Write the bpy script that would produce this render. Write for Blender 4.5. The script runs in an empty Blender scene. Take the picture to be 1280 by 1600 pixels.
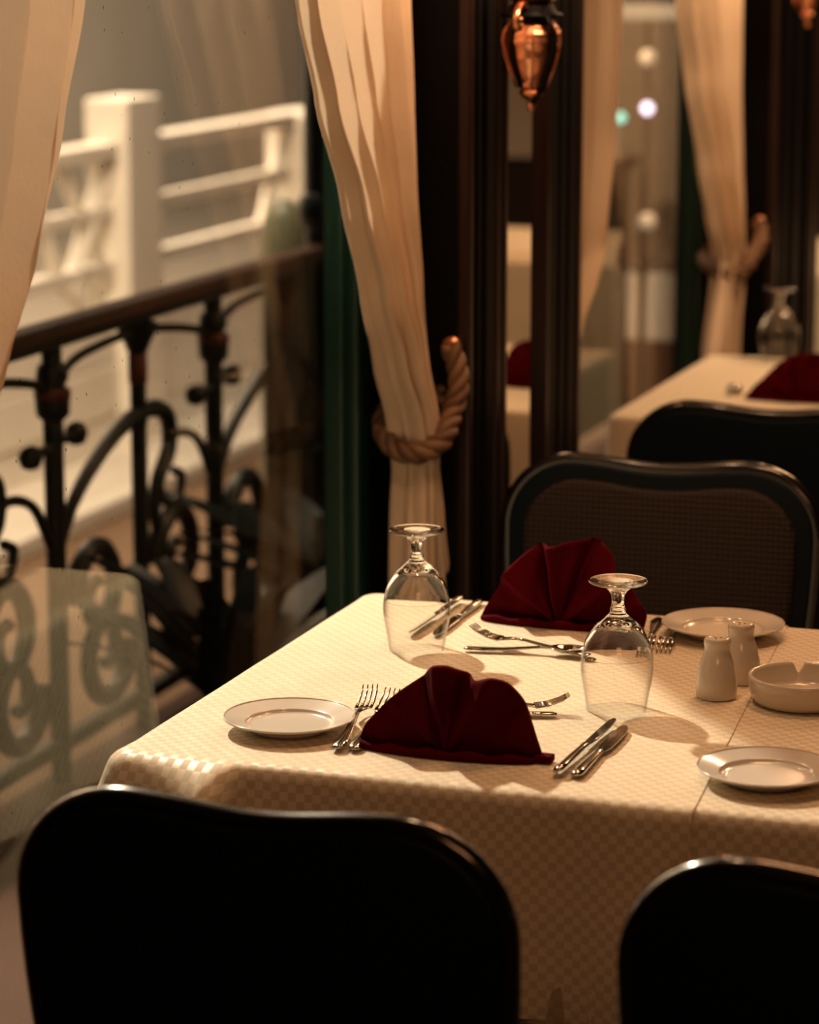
import bpy, bmesh, math, random
from mathutils import Vector, Matrix
random.seed(7)
PI = math.pi
sc = bpy.context.scene
COL = sc.collection

# ------------------------------------------------------------------ camera
cam_d = bpy.data.cameras.new('camera')
cam = bpy.data.objects.new('camera', cam_d); COL.objects.link(cam)
cam.location = (1.648, 0.0, 1.74)
cam.rotation_euler = (math.radians(90 - 11.5), 0, math.radians(19.0))
cam_d.sensor_fit = 'HORIZONTAL'
cam_d.sensor_width = 24.0
cam_d.lens = 85.0
cam_d.clip_start = 0.05
cam_d.dof.use_dof = True
cam_d.dof.focus_distance = 3.78
cam_d.dof.aperture_fstop = 3.0
sc.camera = cam

# ------------------------------------------------------------------ world, lights, exposure
w = bpy.data.worlds.new('world'); sc.world = w; w.use_nodes = True
bg = w.node_tree.nodes['Background']
bg.inputs[0].default_value = (0.30, 0.42, 0.62, 1); bg.inputs[1].default_value = 0.03
sc.view_settings.view_transform = 'Standard'; sc.view_settings.look = 'None'
sc.view_settings.gamma = 1.0; sc.view_settings.exposure = 0.0
sc.view_settings.use_curve_mapping = False
sc.cycles.max_bounces = 14; sc.cycles.transmission_bounces = 12; sc.cycles.transparent_max_bounces = 16
sc.cycles.glossy_bounces = 6; sc.cycles.diffuse_bounces = 4
sc.cycles.sample_clamp_indirect = 4.0

def lamp(name, kind, loc, energy, color, target=None, **kw):
    d = bpy.data.lights.new(name, kind); d.energy = energy; d.color = color
    for k, v in kw.items(): setattr(d, k, v)
    o = bpy.data.objects.new(name, d); COL.objects.link(o); o.location = loc
    if target is not None:
        o.rotation_euler = (Vector(target) - Vector(loc)).to_track_quat('-Z', 'Y').to_euler()
    return o

# deck lamp outside, above the balcony: shines through the window on to the table
key = lamp('deck_lamp_light', 'SPOT', (-1.19, 5.11, 2.75), 620, (1.0, 0.86, 0.645), (0.45, 3.6, 0.74),
           spot_size=math.radians(75), spot_blend=0.5, shadow_soft_size=0.045)
# flood light on the white railing opposite
lamp('unseen_flood_light', 'AREA', (-1.9, 7.2, 3.4), 225, (1.0, 0.76, 0.53), (-3.3, 10.4, 0.3), shape='RECTANGLE', size=1.4, size_y=0.5)
# warm fill lights under the dining room ceiling
lamp('ceiling_fill_light', 'AREA', (0.9, 4.15, 2.42), 10.5, (1.0, 0.45, 0.19), (0.9, 4.15, 0.0), shape='SQUARE', size=0.4)
lamp('ceiling_fill_light', 'AREA', (1.0, 6.5, 2.42), 27, (1.0, 0.58, 0.30), (0.9, 6.5, 0.0), shape='SQUARE', size=0.4)
lamp('ceiling_fill_light', 'AREA', (1.2, 9.0, 2.42), 26, (1.0, 0.50, 0.22), (1.2, 9.0, 0.0), shape='SQUARE', size=0.5)
lamp('unseen_flood_light', 'AREA', (-4.9, 10.5, 5.6), 1500, (1.0, 0.79, 0.58), (-7.0, 14.5, 1.6), shape='SQUARE', size=1.6)  # added out of view only to brighten the pale wall opposite
lamp('ceiling_fill_light', 'AREA', (1.7, 0.9, 2.42), 14, (1.0, 0.43, 0.17), (0.6, 3.1, 0.5), shape='SQUARE', size=0.9)  # added front fill that lifts the near cloth drape, not a room lamp
lamp('ceiling_spot_light', 'AREA', (0.55, 3.35, 2.42), 5, (1.0, 0.62, 0.34), (0.50, 3.35, 0.8), shape='DISK', size=0.12)

# ------------------------------------------------------------------ helpers
def mesh_obj(name, verts, faces, mat, parent=None, smooth=True, uvs=None):
    me = bpy.data.meshes.new(name)
    me.from_pydata([tuple(v) for v in verts], [], faces); me.update()
    if smooth:
        me.polygons.foreach_set('use_smooth', [True] * len(me.polygons))
    if uvs is not None:
        l = me.uv_layers.new(name='UVMap')
        for i, lp in enumerate(me.loops): l.data[i].uv = uvs[lp.vertex_index]
    if mat: me.materials.append(mat)
    o = bpy.data.objects.new(name, me); COL.objects.link(o)
    if parent: o.parent = parent
    return o

class MB:
    """collects verts / faces for one mesh"""
    def __init__(s): s.v = []; s.f = []
    def add(s, v, f):
        n = len(s.v); s.v += [Vector(p) for p in v]; s.f += [tuple(i + n for i in q) for q in f]; return s
    def box(s, x0, x1, y0, y1, z0, z1, b=0.0):
        bm = bmesh.new(); bmesh.ops.create_cube(bm, size=1)
        for q in bm.verts:
            q.co = Vector(((x0+x1)/2 + q.co.x*(x1-x0), (y0+y1)/2 + q.co.y*(y1-y0), (z0+z1)/2 + q.co.z*(z1-z0)))
        if b > 0: bmesh.ops.bevel(bm, geom=bm.edges[:], offset=b, segments=2, affect='EDGES', profile=0.6)
        bm.verts.index_update()
        s.add([q.co.copy() for q in bm.verts], [[q.index for q in f.verts] for f in bm.faces]); bm.free(); return s
    def tube(s, pts, r, n=10, closed=False, cap=True, flat=1.0, up=None):
        pts = [Vector(p) for p in pts]; N = len(pts)
        R = r if isinstance(r, (list, tuple)) else [r] * N
        v = []; f = []; prev = None
        for i, p in enumerate(pts):
            a = pts[(i-1) % N] if (closed or i > 0) else p
            c = pts[(i+1) % N] if (closed or i < N-1) else p
            t = (c - a).normalized()
            if up is not None: x = Vector(up).cross(t)
            elif prev is None:
                x = t.cross(Vector((0, 0, 1)) if abs(t.z) < .9 else Vector((1, 0, 0)))
            else: x = prev - t * prev.dot(t)
            x.normalize(); prev = x; y = t.cross(x)
            for k in range(n):
                an = 2*PI*k/n; v.append(p + x*(math.cos(an)*R[i]) + y*(math.sin(an)*R[i]*flat))
        m = N if closed else N-1
        for i in range(m):
            j = (i+1) % N
            for k in range(n): f.append((i*n+k, i*n+(k+1) % n, j*n+(k+1) % n, j*n+k))
        if cap and not closed:
            f.append(tuple(range(n))[::-1]); f.append(tuple((N-1)*n+k for k in range(n)))
        return s.add(v, f)
    def lathe(s, prof, c=(0, 0, 0), n=48, capstart=False, capend=False):
        v = []; f = []; c = Vector(c)
        for r, z in prof:
            for k in range(n):
                a = 2*PI*k/n; v.append(c + Vector((r*math.cos(a), r*math.sin(a), z)))
        for i in range(len(prof)-1):
            for k in range(n): f.append((i*n+k, i*n+(k+1) % n, (i+1)*n+(k+1) % n, (i+1)*n+k))
        if capstart: f.append(tuple(range(n))[::-1])
        if capend: f.append(tuple((len(prof)-1)*n+k for k in range(n)))
        return s.add(v, f)
    def prism(s, outline, thick, axis='y', b=0.0):
        """outline in (a, z); extruded +-thick/2 along y"""
        bm = bmesh.new()
        vs = [bm.verts.new((a, -thick/2, z)) for a, z in outline]
        fc = bm.faces.new(vs)
        r = bmesh.ops.extrude_face_region(bm, geom=[fc])
        bmesh.ops.translate(bm, verts=[q for q in r['geom'] if isinstance(q, bmesh.types.BMVert)], vec=(0, thick, 0))
        bmesh.ops.recalc_face_normals(bm, faces=bm.faces[:])
        if b > 0:
            e = [e for e in bm.edges if abs(e.verts[0].co.y - e.verts[1].co.y) < 1e-6]
            bmesh.ops.bevel(bm, geom=e, offset=b, segments=3, affect='EDGES', profile=0.5)
        bm.verts.index_update()
        s.add([q.co.copy() for q in bm.verts], [[q.index for q in f.verts] for f in bm.faces]); bm.free(); return s
    def xf(s, M):
        s.v = [M @ p for p in s.v]; return s
    def obj(s, name, mat, parent=None, smooth=True):
        return mesh_obj(name, s.v, s.f, mat, parent, smooth)

def auto_smooth(o, ang=40):
    me = o.data
    bm = bmesh.new(); bm.from_mesh(me)
    for e in bm.edges:
        e.smooth = not (len(e.link_faces) == 2 and e.calc_face_angle(0) > math.radians(ang))
    bm.to_mesh(me); bm.free(); return o

def tag(o, label, cat, group=None, kind=None):
    o['label'] = label; o['category'] = cat
    if group: o['group'] = group
    if kind: o['kind'] = kind
    return o
def thing(name, label, cat, loc=(0, 0, 0), rz=0.0, group=None):
    o = bpy.data.objects.new(name, None); COL.objects.link(o); o.empty_display_size = 0.05
    o.location = loc; o.rotation_euler = (0, 0, rz)
    return tag(o, label, cat, group)
def struct(o): o['kind'] = 'structure'; return o
def copy_thing(o, loc, rz, label, group=None):
    kids = [c for c in COL.objects if c.parent == o]
    r = o.copy(); COL.objects.link(r); r.location = loc; r.rotation_euler = (0, 0, rz); r['label'] = label
    if group: r['group'] = group
    for c in kids:
        d = c.copy(); COL.objects.link(d); d.parent = r
        for g in [g for g in COL.objects if g.parent == c]:
            h = g.copy(); COL.objects.link(h); h.parent = d
    return r
def catmull(pts, n=8, closed=False):
    pts = [Vector(p) for p in pts]; N = len(pts); out = []
    for i in range(N if closed else N-1):
        p1, p2 = pts[i], pts[(i+1) % N]
        p0 = pts[(i-1) % N] if (closed or i > 0) else p1*2 - p2
        p3 = pts[(i+2) % N] if (closed or i < N-2) else p2*2 - p1
        for k in range(n):
            t = k/n
            out.append(0.5*((2*p1) + (p2-p0)*t + (2*p0-5*p1+4*p2-p3)*t*t + (3*p1-p0-3*p2+p3)*t**3))
    if not closed: out.append(pts[-1])
    return out
def interp(tab, x, k):
    """piecewise linear in tab rows (x ascending)"""
    if x <= tab[0][0]: return tab[0][k]
    for a, b in zip(tab, tab[1:]):
        if x <= b[0]:
            t = (x-a[0])/(b[0]-a[0]); t = t*t*(3-2*t)*0.5 + t*0.5
            return a[k] + (b[k]-a[k])*t
    return tab[-1][k]

# ------------------------------------------------------------------ materials
def new_mat(name):
    m = bpy.data.materials.new(name); m.use_nodes = True
    nt = m.node_tree; b = nt.nodes['Principled BSDF']; return m, nt, b
def pmat(name, col, rough=0.5, metal=0.0, spec=0.5, coat=0.0, bump=0.0, bscale=200, var=0.0, vscale=6, sheen=0.0):
    m, nt, b = new_mat(name)
    b.inputs['Base Color'].default_value = (*col, 1); b.inputs['Roughness'].default_value = rough
    b.inputs['Metallic'].default_value = metal; b.inputs['Specular IOR Level'].default_value = spec
    b.inputs['Coat Weight'].default_value = coat; b.inputs['Coat Roughness'].default_value = 0.08
    b.inputs['Sheen Weight'].default_value = sheen
    tc = nt.nodes.new('ShaderNodeTexCoord')
    if var > 0:
        n = nt.nodes.new('ShaderNodeTexNoise'); n.inputs['Scale'].default_value = vscale; n.inputs['Detail'].default_value = 5
        nt.links.new(tc.outputs['Object'], n.inputs['Vector'])
        mx = nt.nodes.new('ShaderNodeMix'); mx.data_type = 'RGBA'
        mx.inputs[6].default_value = (*[c*(1-var) for c in col], 1); mx.inputs[7].default_value = (*[min(1, c*(1+var)) for c in col], 1)
        nt.links.new(n.outputs[0], mx.inputs[0]); nt.links.new(mx.outputs[2], b.inputs['Base Color'])
    if bump > 0:
        n = nt.nodes.new('ShaderNodeTexNoise'); n.inputs['Scale'].default_value = bscale; n.inputs['Detail'].default_value = 4
        nt.links.new(tc.outputs['Object'], n.inputs['Vector'])
        bp = nt.nodes.new('ShaderNodeBump'); bp.inputs['Strength'].default_value = bump; bp.inputs['Distance'].default_value = 0.004
        nt.links.new(n.outputs[0], bp.inputs['Height']); nt.links.new(bp.outputs[0], b.inputs['Normal'])
    return m

def damask_mat(name, c1, c2):
    m, nt, b = new_mat(name)
    uv = nt.nodes.new('ShaderNodeUVMap')
    ck = nt.nodes.new('ShaderNodeTexChecker'); ck.inputs['Scale'].default_value = 50.0
    ck.inputs['Scale'].default_value = 1/0.0105
    ck.inputs['Color1'].default_value = (*c1, 1); ck.inputs['Color2'].default_value = (*c2, 1)
    nt.links.new(uv.outputs[0], ck.inputs['Vector'])
    nt.links.new(ck.outputs['Color'], b.inputs['Base Color'])
    mr = nt.nodes.new('ShaderNodeMapRange'); mr.inputs[3].default_value = 0.62; mr.inputs[4].default_value = 0.42
    nt.links.new(ck.outputs['Fac'], mr.inputs[0]); nt.links.new(mr.outputs[0], b.inputs['Roughness'])
    b.inputs['Specular IOR Level'].default_value = 0.35; b.inputs['Sheen Weight'].default_value = 0.15
    n = nt.nodes.new('ShaderNodeTexNoise'); n.inputs['Scale'].default_value = 9; n.inputs['Detail'].default_value = 3
    n2 = nt.nodes.new('ShaderNodeTexNoise'); n2.inputs['Scale'].default_value = 700; n2.inputs['Detail'].default_value = 2
    nt.links.new(uv.outputs[0], n.inputs['Vector']); nt.links.new(uv.outputs[0], n2.inputs['Vector'])
    b1 = nt.nodes.new('ShaderNodeBump'); b1.inputs['Strength'].default_value = 0.55; b1.inputs['Distance'].default_value = 0.012
    b2 = nt.nodes.new('ShaderNodeBump'); b2.inputs['Strength'].default_value = 0.25; b2.inputs['Distance'].default_value = 0.0008
    nt.links.new(n.outputs[0], b1.inputs['Height']); nt.links.new(n2.outputs[0], b2.inputs['Height'])
    nt.links.new(b1.outputs[0], b2.inputs['Normal']); nt.links.new(b2.outputs[0], b.inputs['Normal'])
    return m

def curtain_mat(name, col, trans):
    m, nt, b = new_mat(name); nt.nodes.remove(b)
    out = nt.nodes['Material Output']
    d = nt.nodes.new('ShaderNodeBsdfDiffuse'); d.inputs[0].default_value = (*col, 1)
    t = nt.nodes.new('ShaderNodeBsdfTranslucent'); t.inputs[0].default_value = (*[c*0.95 for c in col], 1)
    mx = nt.nodes.new('ShaderNodeMixShader'); mx.inputs[0].default_value = trans
    tc = nt.nodes.new('ShaderNodeTexCoord'); mp = nt.nodes.new('ShaderNodeMapping'); mp.inputs['Scale'].default_value = (1, 1, 0.02)
    n = nt.nodes.new('ShaderNodeTexNoise'); n.inputs['Scale'].default_value = 240; n.inputs['Detail'].default_value = 3
    nt.links.new(tc.outputs['Object'], mp.inputs[0]); nt.links.new(mp.outputs[0], n.inputs['Vector'])
    n3 = nt.nodes.new('ShaderNodeTexNoise'); n3.inputs['Scale'].default_value = 22; n3.inputs['Detail'].default_value = 3
    nt.links.new(tc.outputs['Object'], n3.inputs['Vector'])
    bp = nt.nodes.new('ShaderNodeBump'); bp.inputs['Strength'].default_value = 0.2; bp.inputs['Distance'].default_value = 0.002
    nt.links.new(n.outputs[0], bp.inputs['Height'])
    bp2 = nt.nodes.new('ShaderNodeBump'); bp2.inputs['Strength'].default_value = 0.3; bp2.inputs['Distance'].default_value = 0.008
    nt.links.new(n3.outputs[0], bp2.inputs['Height']); nt.links.new(bp.outputs[0], bp2.inputs['Normal'])
    nt.links.new(bp2.outputs[0], d.inputs['Normal'])
    nt.links.new(d.outputs[0], mx.inputs[1]); nt.links.new(t.outputs[0], mx.inputs[2]); nt.links.new(mx.outputs[0], out.inputs[0])
    return m

def pane_mat(name):
    m, nt, b = new_mat(name); nt.nodes.remove(b)
    out = nt.nodes['Material Output']
    t = nt.nodes.new('ShaderNodeBsdfTransparent'); t.inputs[0].default_value = (0.97, 0.96, 0.93, 1)
    g = nt.nodes.new('ShaderNodeBsdfGlossy'); g.inputs[0].default_value = (1.0, 0.98, 0.90, 1); g.inputs['Roughness'].default_value = 0.0
    # Schlick reflectance, the same from both faces of the pane
    ge = nt.nodes.new('ShaderNodeNewGeometry')
    dt = nt.nodes.new('ShaderNodeVectorMath'); dt.operation = 'DOT_PRODUCT'
    nt.links.new(ge.outputs['Incoming'], dt.inputs[0]); nt.links.new(ge.outputs['Normal'], dt.inputs[1])
    def mth(op, a, b=None):
        q = nt.nodes.new('ShaderNodeMath'); q.operation = op
        for i, x in enumerate((a, b)):
            if x is None: continue
            if isinstance(x, (int, float)): q.inputs[i].default_value = x
            else: nt.links.new(x, q.inputs[i])
        return q.outputs[0]
    fz = mth('ADD', mth('MULTIPLY', mth('POWER', mth('SUBTRACT', 1.0, mth('ABSOLUTE', dt.outputs['Value'])), 5.0), 0.66), 0.03)
    mx = nt.nodes.new('ShaderNodeMixShader')
    nt.links.new(fz, mx.inputs[0]); nt.links.new(t.outputs[0], mx.inputs[1]); nt.links.new(g.outputs[0], mx.inputs[2])
    # dried water specks on the glass
    tc = nt.nodes.new('ShaderNodeTexCoord'); mp = nt.nodes.new('ShaderNodeMapping'); mp.inputs['Scale'].default_value = (1, 1.6, 0.8)
    vo = nt.nodes.new('ShaderNodeTexVoronoi'); vo.inputs['Scale'].default_value = 24
    nt.links.new(tc.outputs['Object'], mp.inputs[0]); nt.links.new(mp.outputs[0], vo.inputs['Vector'])
    lt = nt.nodes.new('ShaderNodeMath'); lt.operation = 'LESS_THAN'; lt.inputs[1].default_value = 0.05
    nt.links.new(vo.outputs['Distance'], lt.inputs[0])
    df = nt.nodes.new('ShaderNodeBsdfDiffuse'); df.inputs[0].default_value = (0.05, 0.035, 0.02, 1)
    sp = nt.nodes.new('ShaderNodeMath'); sp.operation = 'MULTIPLY'; sp.inputs[1].default_value = 0.75
    nt.links.new(lt.outputs[0], sp.inputs[0])
    m2 = nt.nodes.new('ShaderNodeMixShader')
    nt.links.new(sp.outputs[0], m2.inputs[0]); nt.links.new(mx.outputs[0], m2.inputs[1]); nt.links.new(df.outputs[0], m2.inputs[2])
    nt.links.new(m2.outputs[0], out.inputs[0])
    return m

def glass_mat(name):
    m, nt, b = new_mat(name)
    b.inputs['Base Color'].default_value = (1, 0.99, 0.97, 1); b.inputs['Roughness'].default_value = 0.0
    b.inputs['IOR'].default_value = 1.48; b.inputs['Transmission Weight'].default_value = 1.0
    return m

def thin_glass_mat(name):
    """thin blown wall: clear straight through, mirror-like and darker towards grazing view"""
    m, nt, b = new_mat(name); nt.nodes.remove(b); out = nt.nodes['Material Output']
    ge = nt.nodes.new('ShaderNodeNewGeometry')
    dt = nt.nodes.new('ShaderNodeVectorMath'); dt.operation = 'DOT_PRODUCT'
    nt.links.new(ge.outputs['Incoming'], dt.inputs[0]); nt.links.new(ge.outputs['Normal'], dt.inputs[1])
    ab = nt.nodes.new('ShaderNodeMath'); ab.operation = 'ABSOLUTE'; nt.links.new(dt.outputs['Value'], ab.inputs[0])
    iv = nt.nodes.new('ShaderNodeMath'); iv.operation = 'SUBTRACT'; iv.inputs[0].default_value = 1.0; nt.links.new(ab.outputs[0], iv.inputs[1])
    p5 = nt.nodes.new('ShaderNodeMath'); p5.operation = 'POWER'; p5.inputs[1].default_value = 4.5; nt.links.new(iv.outputs[0], p5.inputs[0])
    sc_ = nt.nodes.new('ShaderNodeMath'); sc_.operation = 'MULTIPLY_ADD'; sc_.inputs[1].default_value = 0.85; sc_.inputs[2].default_value = 0.035; nt.links.new(p5.outputs[0], sc_.inputs[0])
    p3 = nt.nodes.new('ShaderNodeMath'); p3.operation = 'POWER'; p3.inputs[1].default_value = 5.0; nt.links.new(iv.outputs[0], p3.inputs[0])
    mc = nt.nodes.new('ShaderNodeMix'); mc.data_type = 'RGBA'; mc.inputs[6].default_value = (.985, .98, .97, 1); mc.inputs[7].default_value = (.25, .19, .13, 1)
    nt.links.new(p3.outputs[0], mc.inputs[0])
    t = nt.nodes.new('ShaderNodeBsdfTransparent'); nt.links.new(mc.outputs[2], t.inputs[0])
    g = nt.nodes.new('ShaderNodeBsdfGlossy'); g.inputs['Roughness'].default_value = 0.0
    mx = nt.nodes.new('ShaderNodeMixShader'); nt.links.new(sc_.outputs[0], mx.inputs[0]); nt.links.new(t.outputs[0], mx.inputs[1]); nt.links.new(g.outputs[0], mx.inputs[2])
    nt.links.new(mx.outputs[0], out.inputs[0])
    return m

def weave_mat(name, c1, c2):
    m, nt, b = new_mat(name)
    tc = nt.nodes.new('ShaderNodeTexCoord')
    wx = nt.nodes.new('ShaderNodeTexWave'); wx.bands_direction = 'X'; wx.inputs['Scale'].default_value = 34; wx.inputs['Distortion'].default_value = 1.2; wx.inputs['Detail'].default_value = 2
    wz = nt.nodes.new('ShaderNodeTexWave'); wz.bands_direction = 'Z'; wz.inputs['Scale'].default_value = 34; wz.inputs['Distortion'].default_value = 1.2; wz.inputs['Detail'].default_value = 2
    nt.links.new(tc.outputs['Object'], wx.inputs[0]); nt.links.new(tc.outputs['Object'], wz.inputs[0])
    ma = nt.nodes.new('ShaderNodeMath'); ma.operation = 'MULTIPLY'
    nt.links.new(wx.outputs['Fac'], ma.inputs[0]); nt.links.new(wz.outputs['Fac'], ma.inputs[1])
    mx = nt.nodes.new('ShaderNodeMix'); mx.data_type = 'RGBA'
    mx.inputs[6].default_value = (*c1, 1); mx.inputs[7].default_value = (*c2, 1)
    nt.links.new(ma.outputs[0], mx.inputs[0]); nt.links.new(mx.outputs[2], b.inputs['Base Color'])
    bp = nt.nodes.new('ShaderNodeBump'); bp.inputs['Strength'].default_value = 0.7; bp.inputs['Distance'].default_value = 0.002
    nt.links.new(ma.outputs[0], bp.inputs['Height']); nt.links.new(bp.outputs[0], b.inputs['Normal'])
    b.inputs['Roughness'].default_value = 0.75
    return m

def emit_mat(name, col, s):
    m, nt, b = new_mat(name)
    b.inputs['Base Color'].default_value = (*col, 1)
    b.inputs['Emission Color'].default_value = (*col, 1); b.inputs['Emission Strength'].default_value = s
    return m

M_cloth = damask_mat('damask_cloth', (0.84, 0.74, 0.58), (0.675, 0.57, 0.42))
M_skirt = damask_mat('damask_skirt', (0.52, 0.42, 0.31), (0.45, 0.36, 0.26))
M_napkin = pmat('burgundy_linen', (0.074, 0.0010, 0.0052), 0.9, spec=0.04, bump=0.25, bscale=420)
M_curtain = curtain_mat('cream_voile', (0.77, 0.62, 0.475), 0.17)
M_pane = pane_mat('window_glass')
M_glass = glass_mat('goblet_glass')
M_bowl = thin_glass_mat('goblet_bowl_glass')
M_china = pmat('white_china', (0.70, 0.655, 0.59), 0.16, spec=0.5, coat=0.4)
M_shaker = pmat('shaker_china', (0.66, 0.60, 0.51), 0.20, spec=0.5, coat=0.3)
M_steel = pmat('cutlery_steel', (0.46, 0.43, 0.39), 0.10, metal=1.0, bump=0.02, bscale=60)
M_rim = pmat('lacquered_rim', (0.006, 0.006, 0.008), 0.20, spec=0.6, coat=0.6)
M_shell = pmat('chair_back_vinyl', (0.0030, 0.0085, 0.0145), 0.55, spec=0.15, bump=0.1, bscale=150)
M_weave = weave_mat('chair_weave', (0.008, 0.004, 0.003), (0.045, 0.024, 0.018))
M_wood = pmat('dark_mahogany', (0.0026, 0.0024, 0.0032), 0.5, spec=0.07, var=0.5, vscale=30)
M_wood_red = pmat('red_mahogany', (0.014, 0.004, 0.004), 0.35, spec=0.35, var=0.4, vscale=30)
M_green = pmat('green_frame_paint', (0.007, 0.038, 0.029), 0.35, spec=0.4)
M_iron = pmat('wrought_iron', (0.008, 0.016, 0.013), 0.40, spec=0.5, bump=0.2, bscale=90)
M_rail = pmat('railing_wood', (0.085, 0.040, 0.022), 0.42, var=0.4, vscale=25)
M_band = pmat('copper_band', (0.16, 0.045, 0.026), 0.4, spec=0.5)
M_white = pmat('white_paint', (0.80, 0.75, 0.66), 0.55, var=0.05, vscale=8)
M_wall_out = pmat('pale_render', (0.56, 0.50, 0.42), 0.85, var=0.12, vscale=1.6)
M_paving = pmat('pale_paving', (0.20, 0.17, 0.135), 0.85, var=0.1, vscale=3)
M_deck = pmat('deck_boards', (0.062, 0.017, 0.0065), 0.8, var=0.25, vscale=9)
M_quay = pmat('quay_stone', (0.155, 0.088, 0.046), 0.8, var=0.2, vscale=3)
M_rope = pmat('gold_rope', (0.18, 0.10, 0.05), 0.55, spec=0.5, bump=0.5, bscale=300)
M_rope_dark = pmat('brown_rope', (0.13, 0.065, 0.033), 0.55, spec=0.5, bump=0.5, bscale=300)
M_copper = pmat('copper', (0.86, 0.42, 0.26), 0.30, metal=1.0, bump=0.5, bscale=40)
M_bulb = emit_mat('bulb_glow', (1.0, 0.62, 0.36), 2.5)
M_mirror = pmat('mirror_silver', (0.86, 0.86, 0.83), 0.015, metal=1.0)
M_floor = pmat('carpet', (0.022, 0.012, 0.009), 0.95, var=0.3, vscale=40)
M_ceil = pmat('ceiling_paint', (0.16, 0.10, 0.06), 0.8)
M_wall = pmat('panelling', (0.030, 0.016, 0.010), 0.6, var=0.3, vscale=10)
M_post_green = pmat('bollard_green', (0.085, 0.10, 0.062), 0.45)
M_leaf = pmat('leaf', (0.007, 0.016, 0.012), 0.42, var=0.3, vscale=20)
M_trunk = pmat('bark', (0.07, 0.065, 0.045), 0.9, bump=0.6, bscale=30)
M_screen = pmat('screen_board', (0.17, 0.12, 0.075), 0.6, var=0.15, vscale=12)
M_pot = pmat('terracotta', (0.06, 0.035, 0.024), 0.8)

# ================================================================== ROOM SHELL
X1, Y0, Y1, ZC = 4.2, -2.2, 12.0, 2.48
struct(MB().box(0.0, X1, Y0, Y1, -0.12, 0.0).obj('floor', M_floor, smooth=False))
struct(MB().box(-0.2, X1, Y0, Y1, ZC, ZC+0.12).obj('ceiling', M_ceil, smooth=False))
struct(MB().box(X1, X1+0.12, Y0, Y1, 0, ZC).obj('wall_right', M_wall, smooth=False))
struct(MB().box(-0.2, X1, Y0-0.12, Y0, 0, ZC).obj('wall_back', M_wall, smooth=False))
struct(MB().box(-0.2, X1, Y1, Y1+0.12, 0, ZC).obj('wall_far', M_wall, smooth=False))

# window wall: piers, lintel, low sill; windows are full height
wall_left = bpy.data.objects.new('wall_left', None); COL.objects.link(wall_left); struct(wall_left)
PX = 0.18
PIERS = [(1.75, 2.45), (4.545, 5.236), (6.98, 7.95)]
for a, b in PIERS:
    MB().box(-0.06, PX-0.012, a, b, 0, ZC, 0.004).obj('pier', M_wood, wall_left, smooth=False)
MB().box(-0.06, 0.10, Y0, 1.75, 0, ZC).obj('pier', M_wood, wall_left, smooth=False)
MB().box(-0.06, 0.10, 9.5, Y1, 0, ZC).obj('pier', M_wood, wall_left, smooth=False)
for a, b in ((2.45, 4.545), (5.236, 6.98), (7.95, 9.5)):
    MB().box(-0.05, 0.08, a, b, 2.30, ZC).obj('lintel', M_wood, wall_left, smooth=False)
# vertical mouldings on the pier fronts
def moulding(y, wdt, mat, d=0.022):
    MB().box(PX-0.014, PX-0.014+d, y-wdt/2, y+wdt/2, 0.02, ZC-0.02, 0.005).obj('moulding', mat, wall_left, smooth=False)
for y, wd, mt in ((4.558, 0.024, M_wood_red), (4.600, 0.020, M_wood), (4.660, 0.050, M_wood), (4.712, 0.030, M_wood_red),
                  (5.040, 0.060, M_wood), (5.105, 0.040, M_wood), (5.165, 0.050, M_wood), (5.222, 0.024, M_wood_red),
                  (6.996, 0.026, M_wood_red), (7.10, 0.06, M_wood), (7.24, 0.08, M_wood), (7.40, 0.05, M_wood), (7.47, 0.04, M_wood_red)):
    moulding(y, wd, mt)

def window(idx, ya, yb):
    wroot = bpy.data.objects.new('window_%d' % idx, None); COL.objects.link(wroot); struct(wroot)
    MB().box(-0.004, 0.0, ya+0.06, yb-0.13, 0.06, 2.28).obj('pane', M_pane, wroot, smooth=False)
    MB().box(-0.05, 0.03, ya, ya+0.07, 0.0, 2.30, 0.006).obj('jamb', M_green, wroot, smooth=False)
    MB().box(-0.02, 0.014, yb-0.135, yb, 0.0, 2.30, 0.006).obj('jamb', M_green, wroot, smooth=False)
    MB().box(-0.015, 0.03, yb-0.105, yb-0.065, 0.0, 2.30, 0.008).obj('jamb_bead', M_green, wroot, smooth=False)
    MB().box(-0.05, 0.03, ya, yb, 2.26, 2.31, 0.006).obj('head', M_green, wroot, smooth=False)
    MB().box(-0.05, 0.03, ya, yb, 0.0, 0.07, 0.006).obj('sill', M_wood_red, wroot, smooth=False)
    return wroot
window(1, 2.45, 4.545)
window(2, 5.236, 6.98)
window(3, 7.95, 9.5)

# ================================================================== MIRRORS on the piers
def mirror(y0, y1, label):
    t = thing('wall_mirror', label, 'mirror', (PX, (y0+y1)/2, 0.40), 0, 'mirrors on the window piers')
    h = 1.85; hw = (y1-y0)/2
    MB().box(-0.010, -0.004, -hw, hw, 0, h).obj('mirror_glass', M_mirror, t, smooth=False)
    for s in (-1, 1):
        MB().box(-0.012, 0.012, s*hw-0.010, s*hw+0.010, -0.02, h+0.02, 0.004).obj('frame_stile', M_wood_red, t, smooth=False)
    for z in (0, h):
        MB().box(-0.012, 0.012, -hw, hw, z-0.018, z+0.018, 0.004).obj('frame_rail', M_wood_red, t, smooth=False)
    return t
mirror(4.738, 4.998, 'narrow tall mirror on the dark pier between the two windows')
mirror(7.510, 7.800, 'mirror on the far dark pier at the right edge')

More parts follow.
